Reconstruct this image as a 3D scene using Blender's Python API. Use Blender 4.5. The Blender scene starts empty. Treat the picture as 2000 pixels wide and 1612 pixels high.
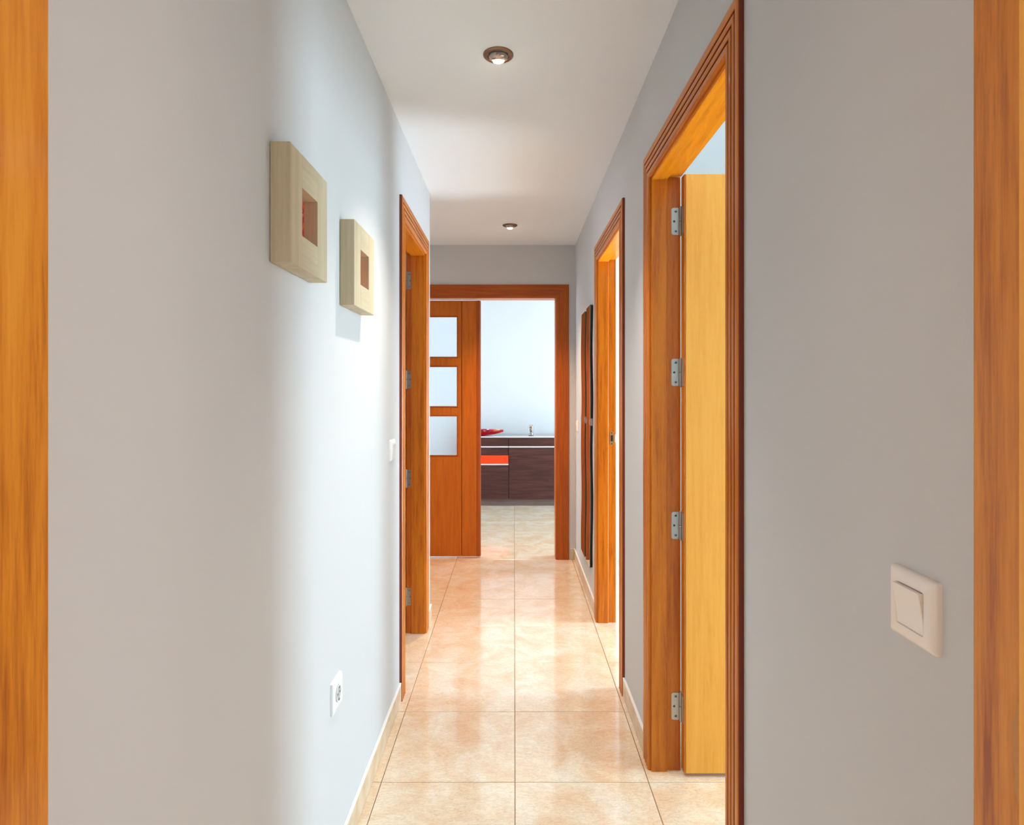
import bpy, bmesh, math, random
from mathutils import Vector, Matrix
random.seed(7)
sc = bpy.context.scene
C = sc.collection
PI = math.pi

# ------------------------------------------------------------------ camera, world, sun, window and fill light, exposure
H = 1.32                                    # eye height
cam = bpy.data.cameras.new('camera')
cam.sensor_fit = 'HORIZONTAL'; cam.sensor_width = 36.0
cam.lens = 1193 * 36 / 2000
cam.shift_x = -0.002; cam.shift_y = -0.022
cam.clip_start = 0.02
camo = bpy.data.objects.new('camera', cam); C.objects.link(camo)
camo.location = (0, 0, H); camo.rotation_euler = (PI / 2, 0, 0)
sc.camera = camo

sc.view_settings.view_transform = 'Standard'
sc.view_settings.look = 'None'
sc.view_settings.gamma = 1.0
sc.view_settings.use_curve_mapping = False
sc.view_settings.exposure = 0.48

w = bpy.data.worlds.new('sky'); sc.world = w; w.use_nodes = True
bg = w.node_tree.nodes['Background']
bg.inputs['Color'].default_value = (0.62, 0.80, 1.0, 1); bg.inputs['Strength'].default_value = 2.2

DAY = (0.80, 0.92, 1.0)
def area(name, loc, rot, sx, sy, power, col=DAY, spread=180):
    l = bpy.data.lights.new(name, 'AREA'); l.shape = 'RECTANGLE'
    l.size = sx; l.size_y = sy; l.energy = power; l.color = col; l.spread = math.radians(spread)
    o = bpy.data.objects.new(name, l); C.objects.link(o)
    o.location = loc; o.rotation_euler = rot
    return o
R_MX = (0, PI / 2, 0)       # lamp shining to -X
R_PX = (0, -PI / 2, 0)      # lamp shining to +X
# daylight at the windows of the rooms the doors open into, plus unseen fill lamps
area('window_light_study',  (4.05, 1.40, 1.10), (0, math.radians(72), 0), 1.9, 1.0, 100, (0.62, 0.86, 1.0))
area('window_light_bedroom', (2.58, 3.18, 0.80), R_MX, 1.45, 0.60, 68, (0.56, 0.80, 1.0))
area('window_light_lounge', (2.55, 6.10, 1.25), (0, math.radians(58), 0), 2.0, 1.9, 66, (0.66, 0.87, 1.0))
area('fill_light_lounge_left', (-2.55, 6.10, 1.25), (0, -math.radians(62), 0), 1.8, 1.5, 25, (0.62, 0.85, 1.0))  # unseen lamp added to brighten the glass panes
area('window_light_entry',  (1.95, -1.3, 1.35), R_MX, 1.7, 1.8, 27, (1.0, 0.90, 0.78))
area('fill_light_entry_left', (-1.95, -1.3, 1.35), R_PX, 1.7, 1.8, 12, (1.0, 0.90, 0.78))  # unseen fill, added to balance the light from the right
area('fill_light_left',  (-2.15, 2.6, 1.5), R_PX, 1.0, 0.9, 14)  # unseen fill lamp; the wall behind it has no window
area('fill_light_side_hall',  (-2.15, 4.15, 1.5), R_PX, 1.4, 0.8, 5)  # unseen fill lifting the ambient light; no window behind it

sun = bpy.data.lights.new('sun', 'SUN'); sun.energy = 22; sun.angle = math.radians(1.0); sun.color = (1.0, 0.93, 0.84)
suno = bpy.data.objects.new('sun', sun); C.objects.link(suno)
suno.location = (8, 3, 8)
suno.rotation_euler = Vector((-1.0, 0.0, -1.05)).to_track_quat('-Z', 'Y').to_euler()

# ------------------------------------------------------------------ materials
def new_mat(name):
    m = bpy.data.materials.new(name); m.use_nodes = True
    nt = m.node_tree; b = nt.nodes['Principled BSDF']
    return m, nt, b
def N(nt, t, **kw):
    n = nt.nodes.new(t)
    for k, v in kw.items():
        if k in n.inputs: n.inputs[k].default_value = v
        else: setattr(n, k, v)
    return n
def ramp(nt, stops):
    r = nt.nodes.new('ShaderNodeValToRGB'); e = r.color_ramp.elements
    while len(e) < len(stops): e.new(0.5)
    for i, (p, c) in enumerate(stops):
        e[i].position = p; e[i].color = (*c, 1)
    return r
def plain(name, col, rough=0.5, metal=0.0, coat=0.0, spec=0.5):
    m, nt, b = new_mat(name)
    b.inputs['Base Color'].default_value = (*col, 1); b.inputs['Roughness'].default_value = rough
    b.inputs['Metallic'].default_value = metal; b.inputs['Coat Weight'].default_value = coat
    b.inputs['Specular IOR Level'].default_value = spec
    return m
def paint(name, col):
    m, nt, b = new_mat(name); L = nt.links
    tc = N(nt, 'ShaderNodeTexCoord')
    n1 = N(nt, 'ShaderNodeTexNoise', Scale=3.0, Detail=3.0)
    r = ramp(nt, [(0.3, tuple(c * 0.985 for c in col)), (0.7, col)])
    L.new(tc.outputs['Object'], n1.inputs['Vector']); L.new(n1.outputs['Fac'], r.inputs['Fac'])
    L.new(r.outputs['Color'], b.inputs['Base Color'])
    n2 = N(nt, 'ShaderNodeTexNoise', Scale=260.0, Detail=2.0)
    bp = N(nt, 'ShaderNodeBump', Strength=0.06, Distance=0.002)
    L.new(tc.outputs['Object'], n2.inputs['Vector']); L.new(n2.outputs['Fac'], bp.inputs['Height'])
    L.new(bp.outputs['Normal'], b.inputs['Normal'])
    b.inputs['Roughness'].default_value = 0.75; b.inputs['Specular IOR Level'].default_value = 0.25
    return m
def wood(name, light, mid, dark, axis='Z', rough=0.36, coat=0.22, scale=1.0, contrast=1.0):
    """grain running along axis"""
    m, nt, b = new_mat(name); L = nt.links
    tc = N(nt, 'ShaderNodeTexCoord'); oi = N(nt, 'ShaderNodeObjectInfo')
    off = N(nt, 'ShaderNodeVectorMath', operation='MULTIPLY_ADD')
    off.inputs[1].default_value = (5.0, 3.0, 7.0)
    L.new(oi.outputs['Random'], off.inputs[0]); L.new(tc.outputs['Object'], off.inputs[2])
    mp = N(nt, 'ShaderNodeMapping')
    s = {'X': (0.055, 1, 1), 'Y': (1, 0.055, 1), 'Z': (1, 1, 0.055)}[axis]
    mp.inputs['Scale'].default_value = [k * scale for k in s]
    L.new(off.outputs['Vector'], mp.inputs['Vector'])
    warp = N(nt, 'ShaderNodeTexNoise', Scale=7.0, Detail=2.0)
    L.new(mp.outputs['Vector'], warp.inputs['Vector'])
    add = N(nt, 'ShaderNodeVectorMath', operation='MULTIPLY_ADD'); add.inputs[1].default_value = (0.09, 0.09, 0.09)
    L.new(warp.outputs['Color'], add.inputs[0]); L.new(mp.outputs['Vector'], add.inputs[2])
    big = N(nt, 'ShaderNodeTexNoise', Scale=55.0, Detail=4.0, Roughness=0.6)
    L.new(add.outputs['Vector'], big.inputs['Vector'])
    fine = N(nt, 'ShaderNodeTexNoise', Scale=420.0, Detail=3.0, Roughness=0.7)
    L.new(mp.outputs['Vector'], fine.inputs['Vector'])
    mx = N(nt, 'ShaderNodeMix', data_type='FLOAT'); mx.inputs[0].default_value = 0.33
    L.new(big.outputs['Fac'], mx.inputs[2]); L.new(fine.outputs['Fac'], mx.inputs[3])
    lo, hi = 0.5 - 0.18 / contrast, 0.5 + 0.17 / contrast
    r = ramp(nt, [(lo, dark), (0.5, mid), (hi, light)])
    L.new(mx.outputs[0], r.inputs['Fac']); L.new(r.outputs['Color'], b.inputs['Base Color'])
    bp = N(nt, 'ShaderNodeBump', Strength=0.10, Distance=0.001)
    L.new(fine.outputs['Fac'], bp.inputs['Height']); L.new(bp.outputs['Normal'], b.inputs['Normal'])
    b.inputs['Roughness'].default_value = rough; b.inputs['Coat Weight'].default_value = coat
    b.inputs['Coat Roughness'].default_value = 0.10; b.inputs['Specular IOR Level'].default_value = 0.3
    return m

M = {}
M['wall'] = paint('wall_paint', (0.65, 0.648, 0.648))
M['ceil'] = paint('ceiling_paint', (0.88, 0.90, 0.92))
OAK = ((0.70, 0.235, 0.012), (0.60, 0.165, 0.006), (0.38, 0.080, 0.003))
for a in 'XYZ':
    M['oak' + a] = wood('oak_grain_' + a.lower(), *OAK, axis=a)
M['oak_jamb'] = wood('oak_near_frame', (0.76, 0.30, 0.030), (0.64, 0.215, 0.014), (0.36, 0.085, 0.005), axis='Z', scale=0.55, contrast=1.25)
LEAF = ((0.95, 0.46, 0.078), (0.92, 0.41, 0.062), (0.84, 0.34, 0.042))
M['oakhead'] = wood('oak_lining_lit', (0.95, 0.36, 0.014), (0.88, 0.29, 0.008), (0.66, 0.18, 0.004), axis='Y')  # same oak, brightened to carry the light under the right door heads
M['leafZ'] = wood('pale_oak_veneer', *LEAF, axis='Z', coat=0.15)
RED = ((0.66, 0.185, 0.010), (0.60, 0.150, 0.006), (0.50, 0.110, 0.004))
M['redZ'] = wood('reddish_veneer_upright', *RED, axis='Z', coat=0.2)
M['redX'] = wood('reddish_veneer_level', *RED, axis='X', coat=0.2)
DRED = ((0.50, 0.115, 0.008), (0.42, 0.085, 0.005), (0.32, 0.055, 0.003))
M['dredZ'] = wood('dark_red_oak_upright', *DRED, axis='Z', coat=0.2)
M['dredX'] = wood('dark_red_oak_level', *DRED, axis='X', coat=0.2)
WEN = ((0.105, 0.034, 0.026), (0.068, 0.020, 0.015), (0.036, 0.010, 0.008))
M['wengeX'] = wood('wenge_level', *WEN, axis='X', coat=0.0, rough=0.6)
M['plinth'] = wood('grey_brown_plinth', (0.22, 0.15, 0.13), (0.17, 0.11, 0.095), (0.11, 0.07, 0.06), axis='X', coat=0.0, rough=0.4)
BIR = ((0.66, 0.57, 0.40), (0.60, 0.51, 0.34), (0.52, 0.43, 0.27))
M['birchZ'] = wood('birch_upright', *BIR, axis='Z', coat=0.0, rough=0.5, scale=0.8)
M['birchY'] = wood('birch_level', *BIR, axis='Y', coat=0.0, rough=0.5, scale=0.8)
M['white'] = plain('white_plastic', (0.93, 0.86, 0.79), 0.28)
M['white2'] = plain('bright_white_plastic', (0.88, 0.88, 0.88), 0.3)
M['dark'] = plain('dark_gap', (0.015, 0.012, 0.010), 0.8)
M['steel'] = plain('brushed_steel', (0.44, 0.42, 0.39), 0.32, 1.0)
M['screw'] = plain('screw_steel', (0.24, 0.23, 0.22), 0.4, 1.0)
M['nickel'] = plain('satin_bronze_nickel', (0.27, 0.165, 0.10), 0.32, 1.0)
M['chrome'] = plain('lamp_reflector', (0.50, 0.42, 0.36), 0.25, 1.0)
M['alu'] = plain('pale_aluminium', (0.86, 0.86, 0.88), 0.35, 0.3)
M['orange'] = plain('orange_lacquer', (0.88, 0.055, 0.010), 0.3)
M['maroon'] = plain('maroon_grooves_and_edge', (0.20, 0.030, 0.006), 0.35)  # darker red-brown for casing grooves and outer edge
M['topbead'] = plain('white_bead', (0.90, 0.89, 0.87), 0.5)
M['mirror'] = plain('silver_mirror', (0.88, 0.90, 0.89), 0.01, 1.0)
M['glassedge'] = plain('green_glass_edge', (0.10, 0.16, 0.12), 0.15)
M['grout'] = plain('brown_grout', (0.28, 0.165, 0.09), 0.9, spec=0.1)
M['redart'] = None

def tile_mat():
    m, nt, b = new_mat('cream_marbled_tile'); L = nt.links
    tc = N(nt, 'ShaderNodeTexCoord'); oi = N(nt, 'ShaderNodeObjectInfo')
    geo = N(nt, 'ShaderNodeNewGeometry')
    off = N(nt, 'ShaderNodeVectorMath', operation='MULTIPLY_ADD'); off.inputs[1].default_value = (9.0, 5.0, 13.0)
    L.new(oi.outputs['Random'], off.inputs[0]); L.new(geo.outputs['Position'], off.inputs[2])
    n1 = N(nt, 'ShaderNodeTexNoise', Scale=6.5, Detail=8.0, Roughness=0.62, Distortion=0.7)
    L.new(off.outputs['Vector'], n1.inputs['Vector'])
    r1 = ramp(nt, [(0.30, (0.84, 0.58, 0.37)), (0.46, (0.88, 0.69, 0.48)), (0.58, (0.91, 0.78, 0.60)), (0.72, (0.92, 0.84, 0.73))])
    L.new(n1.outputs['Fac'], r1.inputs['Fac'])
    # cloudy veins
    mp = N(nt, 'ShaderNodeMapping'); mp.inputs['Scale'].default_value = (1.0, 2.9, 1.0)
    mp.inputs['Rotation'].default_value = (0, 0, 0.35)
    L.new(off.outputs['Vector'], mp.inputs['Vector'])
    n2 = N(nt, 'ShaderNodeTexNoise', Scale=17.0, Detail=10.0, Roughness=0.78, Distortion=0.5)
    L.new(mp.outputs['Vector'], n2.inputs['Vector'])
    r2 = ramp(nt, [(0.47, (1, 1, 1)), (0.497, (0.60, 0.50, 0.44)), (0.525, (1, 1, 1))])
    L.new(n2.outputs['Fac'], r2.inputs['Fac'])
    n3 = N(nt, 'ShaderNodeTexNoise', Scale=85.0, Detail=6.0, Roughness=0.8)
    L.new(mp.outputs['Vector'], n3.inputs['Vector'])
    r3 = ramp(nt, [(0.34, (0.80, 0.70, 0.62)), (0.50, (1, 1, 1))])
    L.new(n3.outputs['Fac'], r3.inputs['Fac'])
    m1 = N(nt, 'ShaderNodeMix', data_type='RGBA', blend_type='MULTIPLY'); m1.inputs[0].default_value = 0.45
    L.new(r1.outputs['Color'], m1.inputs[6]); L.new(r2.outputs['Color'], m1.inputs[7])
    m2 = N(nt, 'ShaderNodeMix', data_type='RGBA', blend_type='MULTIPLY'); m2.inputs[0].default_value = 0.8
    L.new(m1.outputs[2], m2.inputs[6]); L.new(r3.outputs['Color'], m2.inputs[7])
    L.new(m2.outputs[2], b.inputs['Base Color'])
    b.inputs['Roughness'].default_value = 0.22
    b.inputs['Specular IOR Level'].default_value = 0.5
    b.inputs['Coat Weight'].default_value = 1.0; b.inputs['Coat Roughness'].default_value = 0.07
    bp = N(nt, 'ShaderNodeBump', Strength=0.03, Distance=0.002)
    n4 = N(nt, 'ShaderNodeTexNoise', Scale=25.0, Detail=2.0)
    L.new(off.outputs['Vector'], n4.inputs['Vector'])
    L.new(n4.outputs['Fac'], bp.inputs['Height']); L.new(bp.outputs['Normal'], b.inputs['Normal'])
    return m
M['tile'] = tile_mat()
def skirting_mat():
    m, nt, b = new_mat('beige_tile_skirting'); L = nt.links
    tc = N(nt, 'ShaderNodeTexCoord'); n1 = N(nt, 'ShaderNodeTexNoise', Scale=14.0, Detail=5.0)
    L.new(tc.outputs['Object'], n1.inputs['Vector'])
    r = ramp(nt, [(0.35, (0.66, 0.48, 0.31)), (0.65, (0.76, 0.61, 0.44))])
    L.new(n1.outputs['Fac'], r.inputs['Fac']); L.new(r.outputs['Color'], b.inputs['Base Color'])
    b.inputs['Roughness'].default_value = 0.25
    return m
M['skirt'] = skirting_mat()
def glass_mats():
    m, nt, b = new_mat('frosted_glass')
    b.inputs['Base Color'].default_value = (0.92, 0.97, 1.0, 1)
    b.inputs['Transmission Weight'].default_value = 1.0; b.inputs['Roughness'].default_value = 0.38
    b.inputs['IOR'].default_value = 1.45
    M['frost'] = m
    m, nt, b = new_mat('clear_glass')
    b.inputs['Base Color'].default_value = (1, 1, 1, 1)
    b.inputs['Transmission Weight'].default_value = 1.0; b.inputs['Roughness'].default_value = 0.0
    M['glass'] = m
glass_mats()
def patch_mat(name, scale, cols, rough=0.3):
    m, nt, b = new_mat(name); L = nt.links
    tc = N(nt, 'ShaderNodeTexCoord'); v = N(nt, 'ShaderNodeTexVoronoi', Scale=scale)
    L.new(tc.outputs['Object'], v.inputs['Vector'])
    sp = N(nt, 'ShaderNodeSeparateColor'); L.new(v.outputs['Color'], sp.inputs[0])
    r = ramp(nt, cols); r.color_ramp.interpolation = 'CONSTANT'
    L.new(sp.outputs[0], r.inputs['Fac']); L.new(r.outputs['Color'], b.inputs['Base Color'])
    b.inputs['Roughness'].default_value = rough
    return m
M['dish_band'] = patch_mat('painted_dish_rim', 26.0, [(0.0, (0.70, 0.02, 0.04)), (0.35, (0.85, 0.8, 0.78)), (0.5, (0.08, 0.03, 0.12)), (0.68, (0.9, 0.22, 0.03)), (0.82, (0.70, 0.02, 0.04))])
M['dish'] = plain('red_glazed_ceramic', (0.62, 0.015, 0.03), 0.18)
M['petals'] = patch_mat('mixed_petals', 60.0, [(0.0, (0.55, 0.05, 0.03)), (0.3, (0.16, 0.22, 0.06)), (0.5, (0.75, 0.62, 0.45)), (0.7, (0.25, 0.08, 0.05)), (0.88, (0.75, 0.35, 0.06))], 0.7)
M['redart'] = patch_mat('red_woven_picture', 160.0, [(0.0, (0.62, 0.05, 0.02)), (0.4, (0.45, 0.02, 0.015)), (0.7, (0.75, 0.12, 0.03))], 0.7)
def emis(name, col, s):
    m, nt, b = new_mat(name)
    b.inputs['Base Color'].default_value = (*col, 1)
    b.inputs['Emission Color'].default_value = (*col, 1); b.inputs['Emission Strength'].default_value = s
    return m
M['bulb'] = emis('lit_bulb', (1.0, 0.86, 0.66), 14.0)

# ------------------------------------------------------------------ mesh helpers
class MB:
    def __init__(s): s.bm = bmesh.new()
    def box(s, a, b, bev=0.0, seg=1):
        x0, y0, z0 = a; x1, y1, z1 = b
        t = bmesh.new()
        bmesh.ops.create_cube(t, size=1.0)
        for v in t.verts:
            v.co = Vector(((x0 + x1) / 2 + v.co.x * (x1 - x0), (y0 + y1) / 2 + v.co.y * (y1 - y0), (z0 + z1) / 2 + v.co.z * (z1 - z0)))
        if bev > 0: bmesh.ops.bevel(t, geom=t.edges[:], offset=bev, segments=seg, affect='EDGES', profile=0.5)
        s.merge(t); return s
    def merge(s, t, mat=None):
        if mat is not None: t.transform(mat)
        me = bpy.data.meshes.new('tmp'); t.to_mesh(me); t.free(); s.bm.from_mesh(me); bpy.data.meshes.remove(me)
    def sweep(s, rings, close_ring=True, caps=True, dark=()):
        vs = [[s.bm.verts.new(p) for p in r] for r in rings]
        n = len(vs[0])
        for i in range(len(vs) - 1):
            for j in range(n if close_ring else n - 1):
                k = (j + 1) % n
                f = s.bm.faces.new((vs[i][j], vs[i][k], vs[i + 1][k], vs[i + 1][j]))
                if j in dark: f.material_index = 1
        if caps:
            s.bm.faces.new(vs[0][::-1]); s.bm.faces.new(vs[-1])
        return s
    def lathe(s, prof, cx, cy, n=32, cz=0):
        rings = [[(cx + r * math.cos(2 * PI * k / n), cy + r * math.sin(2 * PI * k / n), cz + z) for k in range(n)] for r, z in prof]
        return s.sweep(rings)
    def build(s, name, mat, parent=None, origin=None, smooth=False):
        bmesh.ops.recalc_face_normals(s.bm, faces=s.bm.faces[:])
        if origin is None:
            if s.bm.verts:
                xs = [v.co for v in s.bm.verts]
                origin = Vector((sum(v.x for v in xs) / len(xs), sum(v.y for v in xs) / len(xs), min(v.z for v in xs)))
            else: origin = Vector()
        origin = Vector(origin)
        s.bm.transform(Matrix.Translation(-origin))
        me = bpy.data.meshes.new(name); s.bm.to_mesh(me); s.bm.free()
        for m in (mat if isinstance(mat, (list, tuple)) else [mat]): me.materials.append(m)
        o = bpy.data.objects.new(name, me); C.objects.link(o)
        wl = world_loc(parent) if parent else Vector()
        o.location = origin - wl
        if parent: o.parent = parent
        if smooth: me.shade_smooth()
        return o
def world_loc(o):
    v = Vector()
    while o: v += o.location; o = o.parent
    return v
def smooth_angle(o, deg=35):
    me = o.data
    me.shade_smooth()
    me.set_sharp_from_angle(angle=math.radians(deg))
    return o
def empty(name, loc):
    o = bpy.data.objects.new(name, None); C.objects.link(o); o.location = loc; o.empty_display_size = 0.05
    return o
def tag(o, label=None, cat=None, group=None, kind=None):
    if label: o['label'] = label
    if cat: o['category'] = cat
    if group: o['group'] = group
    if kind: o['kind'] = kind
    return o
def struct(o, label=None, cat=None): return tag(o, label, cat, None, 'structure')

# ------------------------------------------------------------------ dimensions (metres; y runs down the corridor)
XR, XL = 0.477, -0.485          # corridor wall faces
WT = 0.10                       # partition thickness
CZ = 2.449                      # ceiling
Y0, YE = 0.52, 4.757            # corridor start, end wall face
YL = 3.52                       # where the left wall stops
HEAD = 2.047                    # head lining underside
RT = 2.077                      # rough opening top

# ------------------------------------------------------------------ floor with tiles
slab = MB().box((-2.7, -3.0, -0.10), (4.15, 7.5, -0.0013)).build('floor', M['grout'], origin=(0, 0, 0))
struct(slab, 'cream marbled stone tile floor of the corridor and rooms', 'floor')
PIT, GAP = 0.45, 0.0023
def tile_mesh():
    t = bmesh.new(); h = (PIT - GAP) / 2; c = 0.0012
    lo = [t.verts.new((sx * h, sy * h, -0.008)) for sx, sy in ((-1, -1), (1, -1), (1, 1), (-1, 1))]
    mi = [t.verts.new((sx * h, sy * h, -c)) for sx, sy in ((-1, -1), (1, -1), (1, 1), (-1, 1))]
    up = [t.verts.new((sx * (h - c), sy * (h - c), 0)) for sx, sy in ((-1, -1), (1, -1), (1, 1), (-1, 1))]
    for A, B in ((lo, mi), (mi, up)):
        for i in range(4):
            j = (i + 1) % 4; t.faces.new((A[i], A[j], B[j], B[i]))
    t.faces.new(up); t.faces.new(lo[::-1])
    return t
tb = tile_mesh(); tme = bpy.data.meshes.new('tile'); tb.to_mesh(tme); tb.free(); tme.materials.append(M['tile'])
rest = MB()
for i in range(-6, 9):
    for j in range(-7, 16):
        cx = 0.003 + PIT * (i + 0.5); cy = 0.256 + PIT * (j + 0.5)
        dz = random.uniform(-0.0003, 0.0003)
        inview = (j >= 0 and ((-2 <= i <= 2) or (j >= 10 and -3 <= i <= 3)))
        if inview:
            o = bpy.data.objects.new('tile', tme); C.objects.link(o); o.parent = slab
            o.location = (cx, cy, dz)
        else:
            t = tile_mesh(); rest.merge(t, Matrix.Translation((cx, cy, dz)))
ro = rest.build('far_tiles', M['tile'], slab, origin=(0, 0, 0)); ro['kind'] = 'stuff'

# ------------------------------------------------------------------ ceiling and walls
MBc = MB().box((-2.7, -3.0, CZ), (4.15, 7.5, CZ + 0.12))
struct(MBc.build('ceiling', M['ceil']), 'plain white corridor ceiling with two recessed spotlights', 'ceiling')

def wall(name, boxes, label, mat='wall'):
    m = MB()
    for a, b in boxes: m.box(a, b)
    return struct(m.build(name, M[mat]), label, 'wall')
# rough openings
A0, A1 = 1.331, 2.148           # study door (right, near)
B0, B1 = 2.685, 3.492           # bedroom door (right, far)
L0, L1 = 2.650, 3.342           # left door
E0, E1 = -0.885, 0.348          # lounge double door in the end wall
wall('wall_right', [((XR, 0.40, 0), (XR + WT, A0, CZ)), ((XR, A0, RT), (XR + WT, A1, CZ)),
                    ((XR, A1, 0), (XR + WT, B0, CZ)), ((XR, B0, RT), (XR + WT, B1, CZ)),
                    ((XR, B1, 0), (XR + WT, YE + 0.12, CZ))], 'grey white right corridor wall with two open doorways')
wall('wall_left', [((XL - WT, 0.40, 0), (XL, L0, CZ)), ((XL - WT, L0, RT), (XL, L1, CZ)),
                   ((XL - WT, L1, 0), (XL, YL, CZ)), ((-2.2, YL - 0.1, 0), (XL - WT, YL, CZ))],
     'pale left corridor wall with two square frames and one doorway')
wall('wall_end', [((-2.7, YE, 0), (E0, YE + 0.12, CZ)), ((E0, YE, RT), (E1, YE + 0.12, CZ)), ((E1, YE, 0), (XR, YE + 0.12, CZ)),
                  ((XR + WT, YE, 0), (3.2, YE + 0.12, CZ))], 'shaded end wall above the wide lounge doorway')
wall('wall_back', [((-2.7, 7.36, 0), (2.7, 7.46, CZ))], 'bright white lounge wall behind the dark sideboard')
wall('wall_lounge_right', [((2.6, 4.877, 0), (2.7, 5.1, CZ)), ((2.6, 7.1, 0), (2.7, 7.36, CZ)), ((2.6, 5.1, 0), (2.7, 7.1, 0.2)), ((2.6, 5.1, 2.25), (2.7, 7.1, CZ))], 'white lounge wall on the right, with the window')
wall('wall_lounge_left', [((-2.7, 4.877, 0), (-2.6, 5.3, CZ)), ((-2.7, 6.9, 0), (-2.6, 7.36, CZ)), ((-2.7, 5.3, 0), (-2.6, 6.9, 0.3)), ((-2.7, 5.3, 2.2), (-2.6, 6.9, CZ))], 'white lounge wall on the left')  # window opening added for the left fill lamp
wall('wall_side_left', [((-2.3, 0.5, 0), (-2.2, YE, CZ))], 'white outer wall left of the corridor')
wall('wall_study', [((XR + WT, 0.3, 0), (4.1, 0.4, CZ)), ((XR + WT, 2.42, 0), (4.1, 2.5, CZ)),
                    ((4.1, 0.3, 0), (4.2, 0.9, CZ)), ((4.1, 1.9, 0), (4.2, 2.5, CZ)), ((4.1, 0.9, 0), (4.2, 1.9, 0.1)), ((4.1, 0.9, 2.0), (4.2, 1.9, CZ))],
     'bright white walls of the room behind the near right doorway')
wall('wall_bedroom', [((2.6, 2.5, 0), (2.7, 2.86, CZ)), ((2.6, 3.50, 0), (2.7, YE, CZ)), ((2.6, 2.86, 1.56), (2.7, 3.50, CZ))],
     'bright white walls of the room behind the far right doorway')
# room the photograph is taken from
wall('wall_near', [((-2.1, 0.40, 0), (-0.43, 0.52, CZ)), ((0.43, 0.40, 0), (XR, 0.52, CZ)), ((XR + WT, 0.40, 0), (2.1, 0.52, CZ)), ((-0.43, 0.40, RT), (0.43, 0.52, CZ))],
     'wall around the doorway nearest the camera')
wall('wall_entry', [((-2.1, -2.9, 0), (-2.0, 0.40, CZ)), ((-2.0, -2.9, 0), (2.0, -2.8, CZ)), ((2.0, -2.9, 0), (2.1, -2.25, CZ)), ((2.0, -0.35, 0), (2.1, 0.40, CZ)),
                    ((2.0, -2.25, 0), (2.1, -0.35, 0.45)), ((2.0, -2.25, 2.25), (2.1, -0.35, CZ))], 'walls of the room behind the camera')

struct(MB().box((4.2, -3.5, 2.3), (6.8, 2.55, 2.45)).box((2.7, 4.7, 2.3), (5.6, 7.8, 2.45)).build('added_sun_blocker', M['ceil']), 'unseen slabs added to block the sun at the study and lounge windows', 'ceiling')  # unseen slabs, added to keep direct sun out of these rooms

# ------------------------------------------------------------------ skirting
def skirt(name, pts, label):
    m = MB()
    for a, b in pts: m.box(a, b, 0.003, 2)
    o = struct(m.build(name, M['skirt']), label, 'skirting')
    q = MB()
    for (x0, y0, z0), (x1, y1, z1) in pts: q.box((x0, y0, z1 - 0.0003), (x1, y1, z1 + 0.004), 0.0012)
    q.build('top_bead', M['topbead'], o)  # thin white strip along the skirting's top edge
    return o
SK, SH = 0.010, 0.080
skirt('baseboard_left', [((XL, Y0, 0), (XL + SK, 2.578, SH))], 'long beige tile skirting along the left wall under the socket')
skirt('baseboard_left', [((XL, 3.402, 0), (XL + SK, YL + SK, SH)), ((XL - 0.6, YL, 0), (XL, YL + SK, SH))], 'short beige skirting beyond the left doorway')
skirt('baseboard_right', [((XR - SK, Y0, 0), (XR, 1.262, SH))], 'beige skirting under the large light switch')
skirt('baseboard_right', [((XR - SK, 2.204, 0), (XR, 2.626, SH))], 'short beige skirting between the two right doorways')
skirt('baseboard_right', [((XR - SK, 3.556, 0), (XR, YE, SH))], 'beige skirting below the wavy mirrors')
skirt('baseboard_end', [((0.442, YE - SK, 0), (XR - SK, YE, SH))], 'tiny beige skirting piece right of the lounge doorway')

# ------------------------------------------------------------------ door frames
CW, CT = 0.083, 0.013
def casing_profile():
    """(s from inner edge, w from wall); the second list names the darker faces"""
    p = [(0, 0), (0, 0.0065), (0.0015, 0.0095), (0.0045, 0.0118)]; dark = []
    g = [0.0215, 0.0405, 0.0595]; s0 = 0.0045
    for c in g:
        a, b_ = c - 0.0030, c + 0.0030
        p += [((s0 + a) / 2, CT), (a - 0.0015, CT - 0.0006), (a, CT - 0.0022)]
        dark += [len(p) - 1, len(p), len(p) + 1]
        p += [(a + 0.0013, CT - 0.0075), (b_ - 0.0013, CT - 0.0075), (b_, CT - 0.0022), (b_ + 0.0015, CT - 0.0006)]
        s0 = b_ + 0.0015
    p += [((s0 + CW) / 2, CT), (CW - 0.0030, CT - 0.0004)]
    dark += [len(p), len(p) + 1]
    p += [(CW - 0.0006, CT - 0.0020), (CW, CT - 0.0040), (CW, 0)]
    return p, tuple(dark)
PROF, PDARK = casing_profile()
def casing(parent, P, u0, u1, top, mat_leg, mat_head, prof=PROF, legs=(True, True), hs=1.10, dark=PDARK):
    """P(u, v, w) -> world point; opening from u0 to u1 along the wall and up to top"""
    mat_leg = [mat_leg, M['maroon']]; mat_head = [mat_head, M['maroon']]
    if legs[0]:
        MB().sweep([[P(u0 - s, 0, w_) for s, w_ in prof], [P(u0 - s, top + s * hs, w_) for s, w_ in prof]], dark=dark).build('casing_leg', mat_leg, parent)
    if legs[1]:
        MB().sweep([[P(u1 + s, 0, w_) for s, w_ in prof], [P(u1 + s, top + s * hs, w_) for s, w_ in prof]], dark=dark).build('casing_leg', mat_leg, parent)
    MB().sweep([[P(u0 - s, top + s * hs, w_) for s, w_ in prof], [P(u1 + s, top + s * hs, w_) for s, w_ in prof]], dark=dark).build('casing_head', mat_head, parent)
def prism(poly, f, t0, t1):
    return MB().sweep([[f(a, b, t0) for a, b in poly], [f(a, b, t1) for a, b in poly]])
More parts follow.
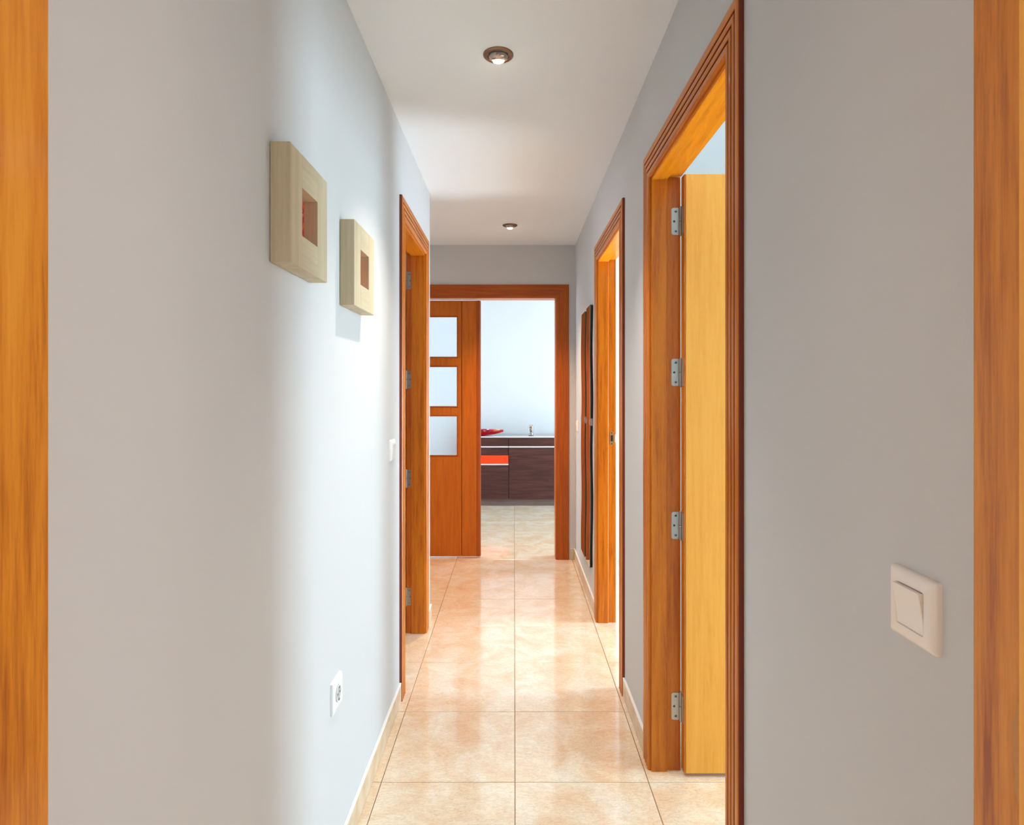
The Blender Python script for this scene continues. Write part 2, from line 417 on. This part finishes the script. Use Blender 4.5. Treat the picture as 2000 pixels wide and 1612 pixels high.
def jambs(parent, P, u0, u1, ru0, ru1, depth, mat_leg, mat_head, stop=0.052):
    """rebated linings; (u, w): w = 0 is the corridor face, negative runs into the wall"""
    r = 0.010
    near = [(ru0, 0.002), (u0 - 0.001, 0.002), (u0, 0.0), (u0, -stop + 0.003), (u0 - 0.003, -stop), (u0 - r, -stop), (u0 - r, -depth), (ru0, -depth)]
    far = [(ru1, 0.002), (u1 + 0.001, 0.002), (u1, 0.0), (u1, -stop + 0.003), (u1 + 0.003, -stop), (u1 + r, -stop), (u1 + r, -depth), (ru1, -depth)]
    prism(near, lambda a, b, t: P(a, t, b), 0, HEAD + 0.012).build('jamb', mat_leg, parent)
    prism(far, lambda a, b, t: P(a, t, b), 0, HEAD + 0.012).build('jamb', mat_leg, parent)
    head = [(HEAD, 0.0), (HEAD, -stop), (HEAD + r, -stop), (HEAD + r, -depth), (RT, -depth), (RT, 0.0)]
    prism(head, lambda a, b, t: P(t, a, b), u0 - 0.0005, u1 + 0.0005).build('head_lining', mat_head, parent)

def hinge(parent, x, yface, z, sx, yleaf, dirx, second=True):
    """plate on the jamb face (facing -y) with a knuckle at x; sx = +1 when the room lies at +x"""
    pw, ph = 0.026, 0.094
    x0, x1 = x - sx * (pw + 0.006), x - sx * 0.006
    m = MB(); a, b_ = min(x0, x1), max(x0, x1)
    m.box((a, yface - 0.0022, z - ph / 2), (b_, yface + 0.001, z + ph / 2), 0.0)
    # rounded corners on the far side from the knuckle
    vs = [e for e in m.bm.edges if abs(e.verts[0].co.z - e.verts[1].co.z) < 1e-6 and abs(e.verts[0].co.x - e.verts[1].co.x) < 1e-6 and abs(e.verts[0].co.x - x0) < 1e-5]
    bmesh.ops.bevel(m.bm, geom=vs, offset=0.007, segments=4, affect='EDGES', profile=0.5)
    hg = m.build('hinge', M['steel'], parent)
    k = MB(); kx, ky = x - sx * 0.001, yface - 0.004
    for z0, z1 in ((z - ph / 2 - 0.004, z - 0.001), (z + 0.001, z + ph / 2 + 0.004)):
        k.lathe([(0.0035, z0), (0.0050, z0 + 0.0015), (0.0050, z1 - 0.0015), (0.0035, z1)], kx, ky, 14)
    smooth_angle(k.build('knuckle', M['steel'], hg))
    for dx, dz in ((0.017, 0.034), (0.0225, 0.0), (0.017, -0.034)):
        s = MB(); cx = x - sx * dx
        rings = [[(cx + r * math.cos(t * PI / 6), yface - d, z + dz + r * math.sin(t * PI / 6)) for t in range(12)] for r, d in ((0.0046, 0.0015), (0.0044, 0.0030), (0.0024, 0.0031), (0.0020, 0.0022))]
        s.sweep(rings); s.build('screw', M['screw'], hg)
    return hg

# ---- right, near door (study)
PR = lambda u, v, w_: (XR - w_, u, v)
PLf = lambda u, v, w_: (XL + w_, u, v)
PE = lambda u, v, w_: (u, YE - w_, v)
d1 = empty('door_1', (XR, 1.73, 0)); struct(d1, 'near right oak doorway with its pale door swung open into the room', 'door')
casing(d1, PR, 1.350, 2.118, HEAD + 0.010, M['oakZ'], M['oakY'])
jambs(d1, PR, 1.356, 2.110, A0, A1, WT, M['oakZ'], M['oakhead'])
def leaf_panel(parent, a, b, mat):
    m = MB().box(a, b, 0.0012)
    return m.build('door_leaf', mat, parent)
lf = leaf_panel(d1, (0.585, 2.080, 0.013), (1.305, 2.118, 2.056), M['leafZ'])
# darker solid lipping on the hinge edge
MB().box((0.5795, 2.0812, 0.013), (0.5852, 2.1168, 2.056), 0.001).build('edge_lipping', M['oakZ'], lf)
for z in (1.905, 1.381, 0.850, 0.223):
    hg = hinge(d1, 0.578, 2.1205, z, 1, 2.08, 1)
    MB().box((0.5770, 2.090, z - 0.047), (0.5797, 2.1165, z + 0.047), 0.0006).build('leaf_plate', M['steel'], hg)
def lever(parent, x, y, z, sy):
    m = MB().box((x - 0.02, y - (0.008 if sy < 0 else 0), z - 0.09), (x + 0.02, y + (0 if sy < 0 else 0.008), z + 0.09), 0.002)
    h = m.build('handle_plate', M['steel'], parent)
    return h
lever(lf, 1.24, 2.080, 1.03, -1)

# ---- right, far door (bedroom): hinges on its near jamb, leaf folded back behind the wall
d2 = empty('door_2', (XR, 3.06, 0)); struct(d2, 'second right oak doorway, with steel strike plate on its far jamb', 'door')
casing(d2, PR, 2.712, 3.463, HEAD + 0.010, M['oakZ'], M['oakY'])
jambs(d2, PR, 2.720, 3.455, B0, B1, WT, M['oakZ'], M['oakhead'], stop=0.058)
lf2 = leaf_panel(d2, (0.600, 2.672, 0.013), (1.33, 2.708, 2.050), M['leafZ'])
for z in (1.905, 1.381, 0.850, 0.223):
    MB().lathe([(0.005, z - 0.05), (0.005, z + 0.05)], 0.5835, 2.704, 12).box((0.552, 2.7075, z - 0.047), (0.582, 2.7105, z + 0.047)).build('hinge', M['steel'], d2)
# strike plate
def strike(parent, xc, yf, zc):
    m = MB(); n = 10; pts = []
    hw, hh = 0.0105, 0.031
    for k in range(n + 1): t = PI * k / n; pts.append((xc + hw * math.cos(t), zc + hh + hw * 0.85 * math.sin(t)))
    for k in range(n + 1): t = PI + PI * k / n; pts.append((xc + hw * math.cos(t), zc - hh + hw * 0.85 * math.sin(t)))
    m.sweep([[(a, yf + 0.0005, b) for a, b in pts], [(a, yf - 0.0022, b) for a, b in pts]])
    m.box((xc + 0.009, yf - 0.0022, zc - 0.024), (xc + 0.019, yf + 0.0005, zc + 0.024))
    m.box((xc + 0.0165, yf - 0.005, zc - 0.024), (xc + 0.020, yf - 0.002, zc + 0.024), 0.001)
    s = m.build('strike_plate', M['steel'], parent)
    MB().box((xc - 0.0055, yf - 0.0026, zc - 0.017), (xc + 0.0065, yf - 0.0020, zc + 0.017)).build('latch_hole', M['dark'], s)
    for dz in (0.031, -0.031):
        MB().lathe([(0.0035, -0.0030), (0.0035, -0.0020)], 0, 0, 10).build('screw', M['screw'], s) if False else None
        q = MB(); q.sweep([[(xc + 0.0034 * math.cos(t * PI / 5), yf - d, zc + dz + 0.0034 * math.sin(t * PI / 5)) for t in range(10)] for d in (0.0018, 0.0028)])
        q.build('screw', M['dark'], s)
strike(d2, 0.5535, 3.465, 1.046)
# matching leaf latch is hidden behind the wall

# ---- left door
d3 = empty('door_3', (XL, 2.99, 0)); struct(d3, 'left oak doorway beside the small white switch', 'door')
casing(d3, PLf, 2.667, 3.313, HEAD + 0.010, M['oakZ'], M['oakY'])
jambs(d3, PLf, 2.675, 3.305, L0, L1, WT, M['oakZ'], M['oakY'], stop=0.074)
lf3 = leaf_panel(d3, (-1.22, 3.268, 0.013), (-0.5985, 3.304, 2.050), M['redZ'])
for z in (1.914, 1.376, 0.840, 0.199):
    hinge(d3, -0.586, 3.315, z, -1, 3.30, -1)

# ---- end door: wide opening with a closed glazed leaf on the left half
d4 = empty('door_4', (-0.262, YE, 0)); struct(d4, 'wide oak lounge doorway at the end with its glazed left leaf shut', 'door')
casing(d4, PE, E0 + 0.020, E1 - 0.020, 2.041, M['dredZ'], M['dredX'], hs=1.0, dark=(),
       prof=[(0, 0), (0, 0.008), (0.004, 0.012), (0.022, 0.0135), (0.026, 0.0115), (0.030, 0.0135), (0.055, 0.014), (0.060, 0.012), (0.064, 0.014), (0.088, 0.014), (0.097, 0.011), (0.099, 0.008), (0.099, 0)])
for x0, x1 in ((E0, E0 + 0.027), (E1 - 0.027, E1)):
    MB().box((x0, YE - 0.001, 0), (x1, YE + 0.121, 2.037), 0.001).build('jamb', M['redZ'], d4)
MB().box((E0, YE - 0.001, 2.035), (E1, YE + 0.121, RT), 0.001).build('head_lining', M['redX'], d4)
LX0, LX1, LY0, LY1, LZ0, LZ1 = -0.857, -0.262, 4.800, 4.838, 0.012, 2.022
PX0, PX1 = -0.676, -0.440                                    # panes
panes = [(1.572, 1.902), (1.183, 1.510), (0.798, 1.122)]     # z ranges, from the photograph's three lights
m = MB()
GV = 0.0055
gx0, gx1 = -0.703, -0.414
m.box((LX0, LY0, LZ0), (gx0 - GV, LY1, LZ1), 0.0015)                        # hanging stile
m.box((gx1 + GV, LY0, LZ0), (LX1 - 0.030, LY1, LZ1), 0.0015)                # meeting stile
zs = [LZ0] + [v for pz in panes[::-1] for v in pz] + [LZ1]
for k in range(0, len(zs), 2):
    m.box((gx0, LY0, zs[k]), (gx1, LY1, zs[k + 1]), 0.001)
for z0, z1 in panes:
    m.box((gx0, LY0, z0), (PX0, LY1, z1)); m.box((PX1, LY0, z0), (gx1, LY1, z1))
m.box((gx0 - GV, LY0 + 0.014, LZ0), (gx0, LY1 - 0.005, LZ1)); m.box((gx1, LY0 + 0.014, LZ0), (gx1 + GV, LY1 - 0.005, LZ1))
leaf4 = m.build('door_leaf', M['redZ'], d4)
MB().box((LX1 - 0.030, LY0 - 0.008, LZ0), (LX1 - 0.004, LY0 + 0.012, LZ1), 0.003, 2).box((LX1 - 0.030, LY0 + 0.010, LZ0), (LX1, LY1, LZ1), 0.001).build('meeting_strip', M['dredZ'], leaf4)
for z0, z1 in panes:
    MB().box((PX0 + 0.001, 4.815, z0 + 0.001), (PX1 - 0.001, 4.820, z1 - 0.001)).build('glass_pane', M['frost'], leaf4)
    b_ = 0.010
    q = MB()
    q.box((PX0, LY0 - 0.003, z0), (PX1, LY0 + 0.014, z0 + b_), 0.002); q.box((PX0, LY0 - 0.003, z1 - b_), (PX1, LY0 + 0.014, z1), 0.002)
    q.box((PX0, LY0 - 0.003, z0 + b_), (PX0 + b_, LY0 + 0.014, z1 - b_), 0.002); q.box((PX1 - b_, LY0 - 0.003, z0 + b_), (PX1, LY0 + 0.014, z1 - b_), 0.002)
    q.build('glazing_bead', M['dredX'], leaf4)

# ---- the doorway the camera looks through
d5 = empty('door_5', (0, 0.46, 0)); struct(d5, 'oak door frame closest to the camera, cut by both picture edges', 'door')
MB().box((-0.43, 0.395, 0), (-0.4055, 0.5326, HEAD + 0.01), 0.001).build('jamb', M['oak_jamb'], d5)
MB().box((0.40, 0.395, 0), (0.43, 0.5326, HEAD + 0.01), 0.001).build('jamb', M['oak_jamb'], d5)
MB().box((0.396, 0.400, 0), (0.401, 0.480, HEAD), 0.001).build('door_stop', M['leafZ'], d5)  # paler wood stands in for the brighter light on this strip
MB().box((-0.4055, 0.395, HEAD), (0.40, 0.5326, RT), 0.001).build('head_lining', M['oakX'], d5)
wp = [(0.4790, 1.078), (0.4845, 1.070), (0.4870, 1.060), (0.4905, 1.052), (0.4890, 1.040), (0.4900, 1.028), (0.4870, 1.014), (0.4880, 1.004), (0.4835, 0.992), (0.4800, 0.986), (0.4790, 1.000), (0.4805, 1.030)]
MB().sweep([[(0.4003, a, b) for a, b in wp], [(0.3992, a, b) for a, b in wp]]).build('worn_patch', plain('bare_worn_wood', (0.58, 0.27, 0.09), 0.7), d5)
for s in (-1, 1):
    a, b_ = sorted((s * 0.412, s * 0.474))
    MB().box((a, 0.520, 0), (b_, 0.531, HEAD + 0.06), 0.002).build('casing_leg', M['oak_jamb'], d5)
MB().box((-0.412, 0.520, HEAD + 0.011), (0.412, 0.531, HEAD + 0.06), 0.002).build('casing_head', M['oakX'], d5)

# ------------------------------------------------------------------ square deep frames on the left wall
def deep_frame(y0, z0, s, hole, label, tilt=0.0):
    t0 = empty('picture_frame', (XL, y0 + s / 2, z0))
    tag(t0, label, 'frame', 'deep square wooden frames on the left wall')
    F = XL + 0.0415; a = (s - hole) / 2
    ya, yb, za, zb = y0 + a, y0 + a + hole, z0 + a, z0 + a + hole
    g = 0.0004
    MB().box((XL + 0.001, y0, z0), (F, ya - g, z0 + s), 0.0012).build('side_bar', M['birchZ'], t0)
    MB().box((XL + 0.001, yb + g, z0), (F, y0 + s, z0 + s), 0.0012).build('side_bar', M['birchZ'], t0)
    MB().box((XL + 0.001, ya - g, z0), (F, yb + g, za), 0.0008).build('bottom_bar', M['birchY'], t0)
    MB().box((XL + 0.001, ya - g, zb), (F, yb + g, z0 + s), 0.0008).build('top_bar', M['birchY'], t0)
    MB().box((XL + 0.002, ya - 0.002, za - 0.002), (XL + 0.010, yb + 0.002, zb + 0.002)).build('picture', M['redart'], t0)
    return t0
deep_frame(1.2105, 1.574, 0.2395, 0.101, 'nearer, larger-looking deep square wooden frame on the left wall')
deep_frame(1.697, 1.556, 0.2395, 0.101, 'farther deep square wooden frame, next to the left doorway')

# ------------------------------------------------------------------ switches and socket
def plate_rings(P, cu, cv, half, prof, n=8, corner=0.004):
    """square plate rings; prof = [(half size, w)]"""
    rings = []
    for h, w_ in prof:
        pts = []
        for qx, qy, a0 in ((1, 1, 0), (-1, 1, PI / 2), (-1, -1, PI), (1, -1, 1.5 * PI)):
            c = min(corner, h)
            for k in range(n + 1):
                t = a0 + PI / 2 * k / n
                pts.append((cu + qx * (h - c) + c * math.cos(t), cv + qy * (h - c) + c * math.sin(t)))
        rings.append([P(u, v, w_) for u, v in pts])
    return rings
def switch(P, cu, cv, half, label, mat='white', t=0.010, group=None):
    root = empty('light_switch', P(cu, cv, 0)); tag(root, label, 'switch', group)
    hi = half * 0.60
    m = MB(); m.sweep(plate_rings(P, cu, cv, half, [(half, 0.0), (half, t * 0.45), (half - 0.0012, t * 0.72), (half - 0.006, t), (hi + 0.0006, t * 1.04), (hi, t * 0.95), (hi, t * 0.35)], corner=0.0035), caps=True)
    smooth_angle(m.build('cover_plate', M[mat], root), 40)
    # rocker: a wedge, pushed out at its top and bowed
    hr = hi - 0.0009; rings = []
    for k in range(9):
        f = k / 8; v = cv - hr + 2 * hr * f
        w_ = t * 0.98 + 0.0062 * f ** 1.6
        rings.append([P(cu - hr, v, t * 0.4), P(cu + hr, v, t * 0.4), P(cu + hr, v, w_ - 0.0006), P(cu + hr - 0.001, v, w_), P(cu - hr + 0.001, v, w_), P(cu - hr, v, w_ - 0.0006)])
    r = MB().sweep(rings).build('rocker', M[mat], root)
    smooth_angle(r, 30)
    # shadow gap backing
    MB().sweep(plate_rings(P, cu, cv, half, [(hi + 0.002, t * 0.30), (hi + 0.002, t * 0.34)], corner=0.002)).build('back_box', M['dark'], root)
    return root
switch(PR, 0.7215, 1.0625, 0.0415, 'large white square rocker switch in the right foreground')
switch(PR, 4.56, 1.050, 0.040, 'tiny distant white switch on the right wall just past the wavy mirrors')
switch(PLf, 2.412, 1.083, 0.041, 'small white switch on the left wall beside the left doorway', 'white2')
def socket(P, cu, cv, half, label):
    root = empty('power_socket', P(cu, cv, 0)); tag(root, label, 'socket')
    t = 0.010; hi = 0.020
    smooth_angle(MB().sweep(plate_rings(P, cu, cv, half, [(half, 0), (half, t * 0.5), (half - 0.0012, t * 0.75), (half - 0.005, t), (0.0262, t), (0.0255, t * 0.9)], corner=0.0035)).build('cover_plate', M['white2'], root), 40)
    n = 28
    def ring(r, w_): return [P(cu + r * math.cos(2 * PI * k / n), cv + r * math.sin(2 * PI * k / n), w_) for k in range(n)]
    smooth_angle(MB().sweep([ring(0.0225, t + 0.0002), ring(0.0225, t + 0.0022), ring(0.0195, t + 0.0022), ring(0.0185, t + 0.0006)]).build('insert_ring', M['white2'], root), 40)
    sh = plain('socket_recess', (0.45, 0.46, 0.46), 0.5)
    MB().sweep([ring(0.0184, t + 0.0003), ring(0.0184, t + 0.0008)]).build('recess', sh, root)
    for du in (-0.0095, 0.0095):
        MB().sweep([[P(cu + du + 0.003 * math.cos(k * PI / 5), cv + 0.003 * math.sin(k * PI / 5), w_) for k in range(10)] for w_ in (t + 0.0005, t + 0.0012)]).build('pin_hole', M['dark'], root)
    for dv in (-0.0165, 0.0165):
        q = MB(); e = [P(cu - 0.003, cv + dv - 0.002, t + 0.0006), P(cu + 0.003, cv + dv + 0.002, t + 0.0030)]
        q.box([min(a, b) for a, b in zip(*e)], [max(a, b) for a, b in zip(*e)]); q.build('earth_clip', M['screw'], root)
    return root
socket(PLf, 1.653, 0.500, 0.0425, 'white wall socket low on the left wall above the skirting')

# ------------------------------------------------------------------ recessed spotlights
def downlight(x, y, label, power, tilt, col, cone):
    root = empty('ceiling_spotlight', (x, y, CZ)); tag(root, label, 'spotlight', 'recessed ceiling spotlights')
    smooth_angle(MB().lathe([(0.036, 0.004), (0.051, 0.0), (0.0508, -0.003), (0.046, -0.0065), (0.040, -0.0070), (0.0365, -0.004), (0.036, 0.004)], x, y, 40, CZ).build('trim_ring', M['nickel'], root), 50)
    rb = MB(); R = 0.034
    prof = []
    for k in range(9):
        a = k / 8 * math.radians(50)
        prof.append((R * math.cos(a), -0.003 - R * math.sin(a) * 0.55))
    prof2 = [(0.0335, 0.002)] + prof[0:] + [(prof[-1][0] - 0.002, prof[-1][1] + 0.004)]
    ey = rb.lathe(prof2, 0, 0, 36)
    T = Matrix.Translation((x, y, CZ)) @ Matrix.Rotation(tilt, 4, 'X')
    rb.bm.transform(T)
    e = smooth_angle(rb.build('eyeball', M['chrome'], root, origin=(x, y, CZ)), 50)
    bb = MB().lathe([(0.0195, -0.012), (0.0195, -0.0195), (0.0165, -0.0235), (0.009, -0.0262), (0.002, -0.0268)], 0, 0, 28)
    bb.bm.transform(T)
    bo = smooth_angle(bb.build('bulb', M['bulb'], e, origin=(x, y, CZ)), 60)
    l = bpy.data.lights.new('lamp_light', 'SPOT'); l.energy = power; l.color = col
    l.spot_size = math.radians(cone); l.spot_blend = 1.0; l.shadow_soft_size = 0.02
    lo = bpy.data.objects.new('lamp_light', l); C.objects.link(lo); lo.parent = root; lo.location = (0, 0, -0.055)
    return root
downlight(-0.053, 2.056, 'larger-looking bronze recessed spotlight, nearer to the camera', 56, math.radians(20), (1.0, 0.91, 0.80), 92)
downlight(-0.028, 4.183, 'small far recessed spotlight in front of the end wall', 95, math.radians(14), (1.0, 0.66, 0.40), 94)

# ------------------------------------------------------------------ wavy mirrors on the right wall
def wavy_mirror(y0, y1, z0, z1, ph, label):
    root = empty('wavy_mirror', (XR, (y0 + y1) / 2, z0)); tag(root, label, 'mirror', 'tall wavy mirrors on the right wall')
    n = 72; amp = 0.018
    def off(z): return amp * math.sin(2 * PI * (z - z0) / 0.62 + ph)
    def body(xa, xb, inset, name, mat, par):
        rings = []
        for k in range(n + 1):
            z = z0 + inset + (z1 - z0 - 2 * inset) * k / n; o_ = off(z)
            rings.append([(xa, y0 + inset + o_, z), (xb, y0 + inset + o_, z), (xb, y1 - inset + o_, z), (xa, y1 - inset + o_, z)])
        return MB().sweep(rings).build(name, mat, par)
    bk = body(XR - 0.001, XR - 0.0135, 0.003, 'shade_backing', M['dark'], root)  # near-black body fills the gap, standing for its shadow
    body(XR - 0.0137, XR - 0.0180, 0.0, 'glass_edge', M['glassedge'], root)
    body(XR - 0.01805, XR - 0.0184, 0.0012, 'mirror_face', M['mirror'], root)
    zc = 1.126
    for yy, s in ((y0 + off(zc), -1), (y1 + off(zc), 1)):
        q = MB()
        a, b_ = sorted((yy, yy + s * 0.006))
        q.box((XR - 0.0190, a, zc - 0.022), (XR - 0.001, b_, zc + 0.022), 0.001)
        a, b_ = sorted((yy + s * 0.006, yy - s * 0.010))
        q.box((XR - 0.0210, a, zc - 0.014), (XR - 0.0187, b_, zc + 0.014), 0.0006)
        q.build('clip', M['steel'], root)
wavy_mirror(3.692, 3.892, 0.240, 1.836, 0.6, 'tall narrow wavy mirror nearer to the second right doorway')
wavy_mirror(3.966, 4.172, 0.232, 1.830, 0.6, 'tall narrow wavy mirror closer to the end wall')

# ------------------------------------------------------------------ lounge sideboard
SY, SYB = 6.94, 7.352
sb = empty('sideboard', (0.1, (SY + SYB) / 2, 0)); tag(sb, 'dark brown wenge sideboard with an orange panel, seen through the end doorway', 'sideboard')
SX0, SXM, SX1 = -0.64, -0.061, 0.86
MB().box((SX0 + 0.004, SY + 0.020, 0.080), (SXM - 0.003, SYB, 0.480)).box((SXM - 0.003, SY + 0.020, 0.080), (SX1 - 0.004, SYB, 0.762)) \
    .box((SX0 + 0.004, SY + 0.02, 0.655), (SXM - 0.003, SYB, 0.762)).box((SX0 + 0.004, SY + 0.30, 0.480), (SXM - 0.003, SYB, 0.655)) \
    .box((SX0 + 0.004, SY + 0.02, 0.480), (SX0 + 0.022, SY + 0.30, 0.655)).build('carcass', M['wengeX'], sb)
tp = plain('glossy_grey_brown_top', (0.12, 0.085, 0.08), 0.12, coat=0.6)
MB().box((SX0, SY + 0.001, 0.780), (SX1, SYB, 0.792), 0.0008).build('top', tp, sb)
MB().box((SX0, SY - 0.004, 0.779), (SX1, SY + 0.0005, 0.7925), 0.001).build('edge_strip', M['alu'], sb)  # pale strip stands for the highlight along the top's front edge
MB().box((SX0 + 0.08, SY + 0.028, 0.0), (SX1 - 0.08, SYB - 0.02, 0.079)).build('plinth', M['plinth'], sb)
g = 0.0025
for x0, x1 in ((SX0, SXM), (SXM, SX1)):
    MB().box((x0 + g, SY, 0.682), (x1 - g, SY + 0.0195, 0.777), 0.001).build('drawer_front', M['wengeX'], sb)
    MB().box((x0 + g, SY + 0.001, 0.666), (x1 - g, SY + 0.0195, 0.680), 0.001).build('grip_rail', M['alu'], sb)
MB().box((SX0 + g, SY, 0.082), (SXM - g, SY + 0.0195, 0.464), 0.001).build('door', M['wengeX'], sb)
MB().box((SXM + g, SY, 0.082), (SX1 - g, SY + 0.0195, 0.664), 0.001).build('door', M['wengeX'], sb)
MB().box((SX0 + g, SY + 0.001, 0.466), (SXM - g, SY + 0.0195, 0.479), 0.001).build('grip_rail', M['alu'], sb)
MB().box((SX0 + g, SY + 0.004, 0.481), (SXM - g, SY + 0.0185, 0.576), 0.001).build('orange_panel', M['orange'], sb)
sb.children[-1]['label'] = 'bright orange lacquered drawer panel'
MB().box((SX0 + g, SY + 0.012, 0.578), (SXM - g, SY + 0.0195, 0.664), 0.001).build('drawer_front', M['wengeX'], sb)

# red boat-shaped dish
dz = 0.792
dish = empty('dish', (-0.44, 7.12, dz)); tag(dish, 'red boat-shaped ceramic dish lying on the sideboard', 'dish')
def boat(f0, f1, n, name, mat, thick):
    rings = []
    Lh = 0.315
    for k in range(n + 1):
        a = -1 + 2 * k / n; x = Lh * a
        hw = 0.085 * (1 - abs(a) ** 2.2) ** 0.8 + 0.006
        zb = 0.006 + 0.042 * abs(a) ** 2.6; zt = 0.076 - 0.004 * abs(a)
        zt = max(zt, zb + 0.018)
        z0_, z1_ = zb + (zt - zb) * f0, zb + (zt - zb) * f1
        def wd(f): return hw * (0.45 + 0.55 * f ** 0.6) if f > 0 else hw * 0.45
        a0, a1 = wd(f0), wd(f1)
        ring = [(x, -a0, z0_), (x, -a1 - thick, z1_), (x, -a1 + 0.004, z1_), (x, -a0 * 0.85 + 0.003, z0_ + 0.006), (x, a0 * 0.85 - 0.003, z0_ + 0.006), (x, a1 - 0.004, z1_), (x, a1 + thick, z1_), (x, a0, z0_)]
        rings.append([(p[0] - 0.44, p[1] + 7.12, p[2] + dz - 0.006) for p in ring])
    return MB().sweep(rings).build(name, mat, dish)
smooth_angle(boat(0.0, 0.66, 28, 'bowl', M['dish'], 0.0), 40)
smooth_angle(boat(0.66, 1.0, 28, 'painted_rim', M['dish_band'], 0.001), 40)

# glass of dried petals
jx, jy = 0.196, 7.10
jar = MB().lathe([(0.0, 0.0), (0.026, 0.0), (0.030, 0.003), (0.034, 0.112), (0.0315, 0.112), (0.0275, 0.008), (0.0, 0.007)][1:-1], jx, jy, 28, 0.792).build('glass_tumbler', M['glass'], origin=(jx, jy, 0.792))
smooth_angle(jar, 40); tag(jar, 'small clear glass holding dried petals on the sideboard', 'glass')
pm = MB()
for k in range(64):
    z = 0.010 + 0.108 * (k / 64); rr = 0.0235 + 0.004 * z / 0.11
    r = rr * math.sqrt(random.random()) * 0.85; a = random.uniform(0, 2 * PI)
    t = bmesh.new(); bmesh.ops.create_icosphere(t, subdivisions=1, radius=random.uniform(0.0055, 0.0085))
    for v in t.verts: v.co.z *= 0.6
    pm.merge(t, Matrix.Translation((jx + r * math.cos(a), jy + r * math.sin(a), 0.792 + z + 0.004)) @ Matrix.Rotation(random.uniform(-1, 1), 4, 'X') @ Matrix.Rotation(random.uniform(-1, 1), 4, 'Y'))
po = pm.build('dried_petals', M['petals'], origin=(jx, jy, 0.80)); tag(po, 'mixed red, green and cream dried petals filling the small glass', 'petals', kind='stuff')
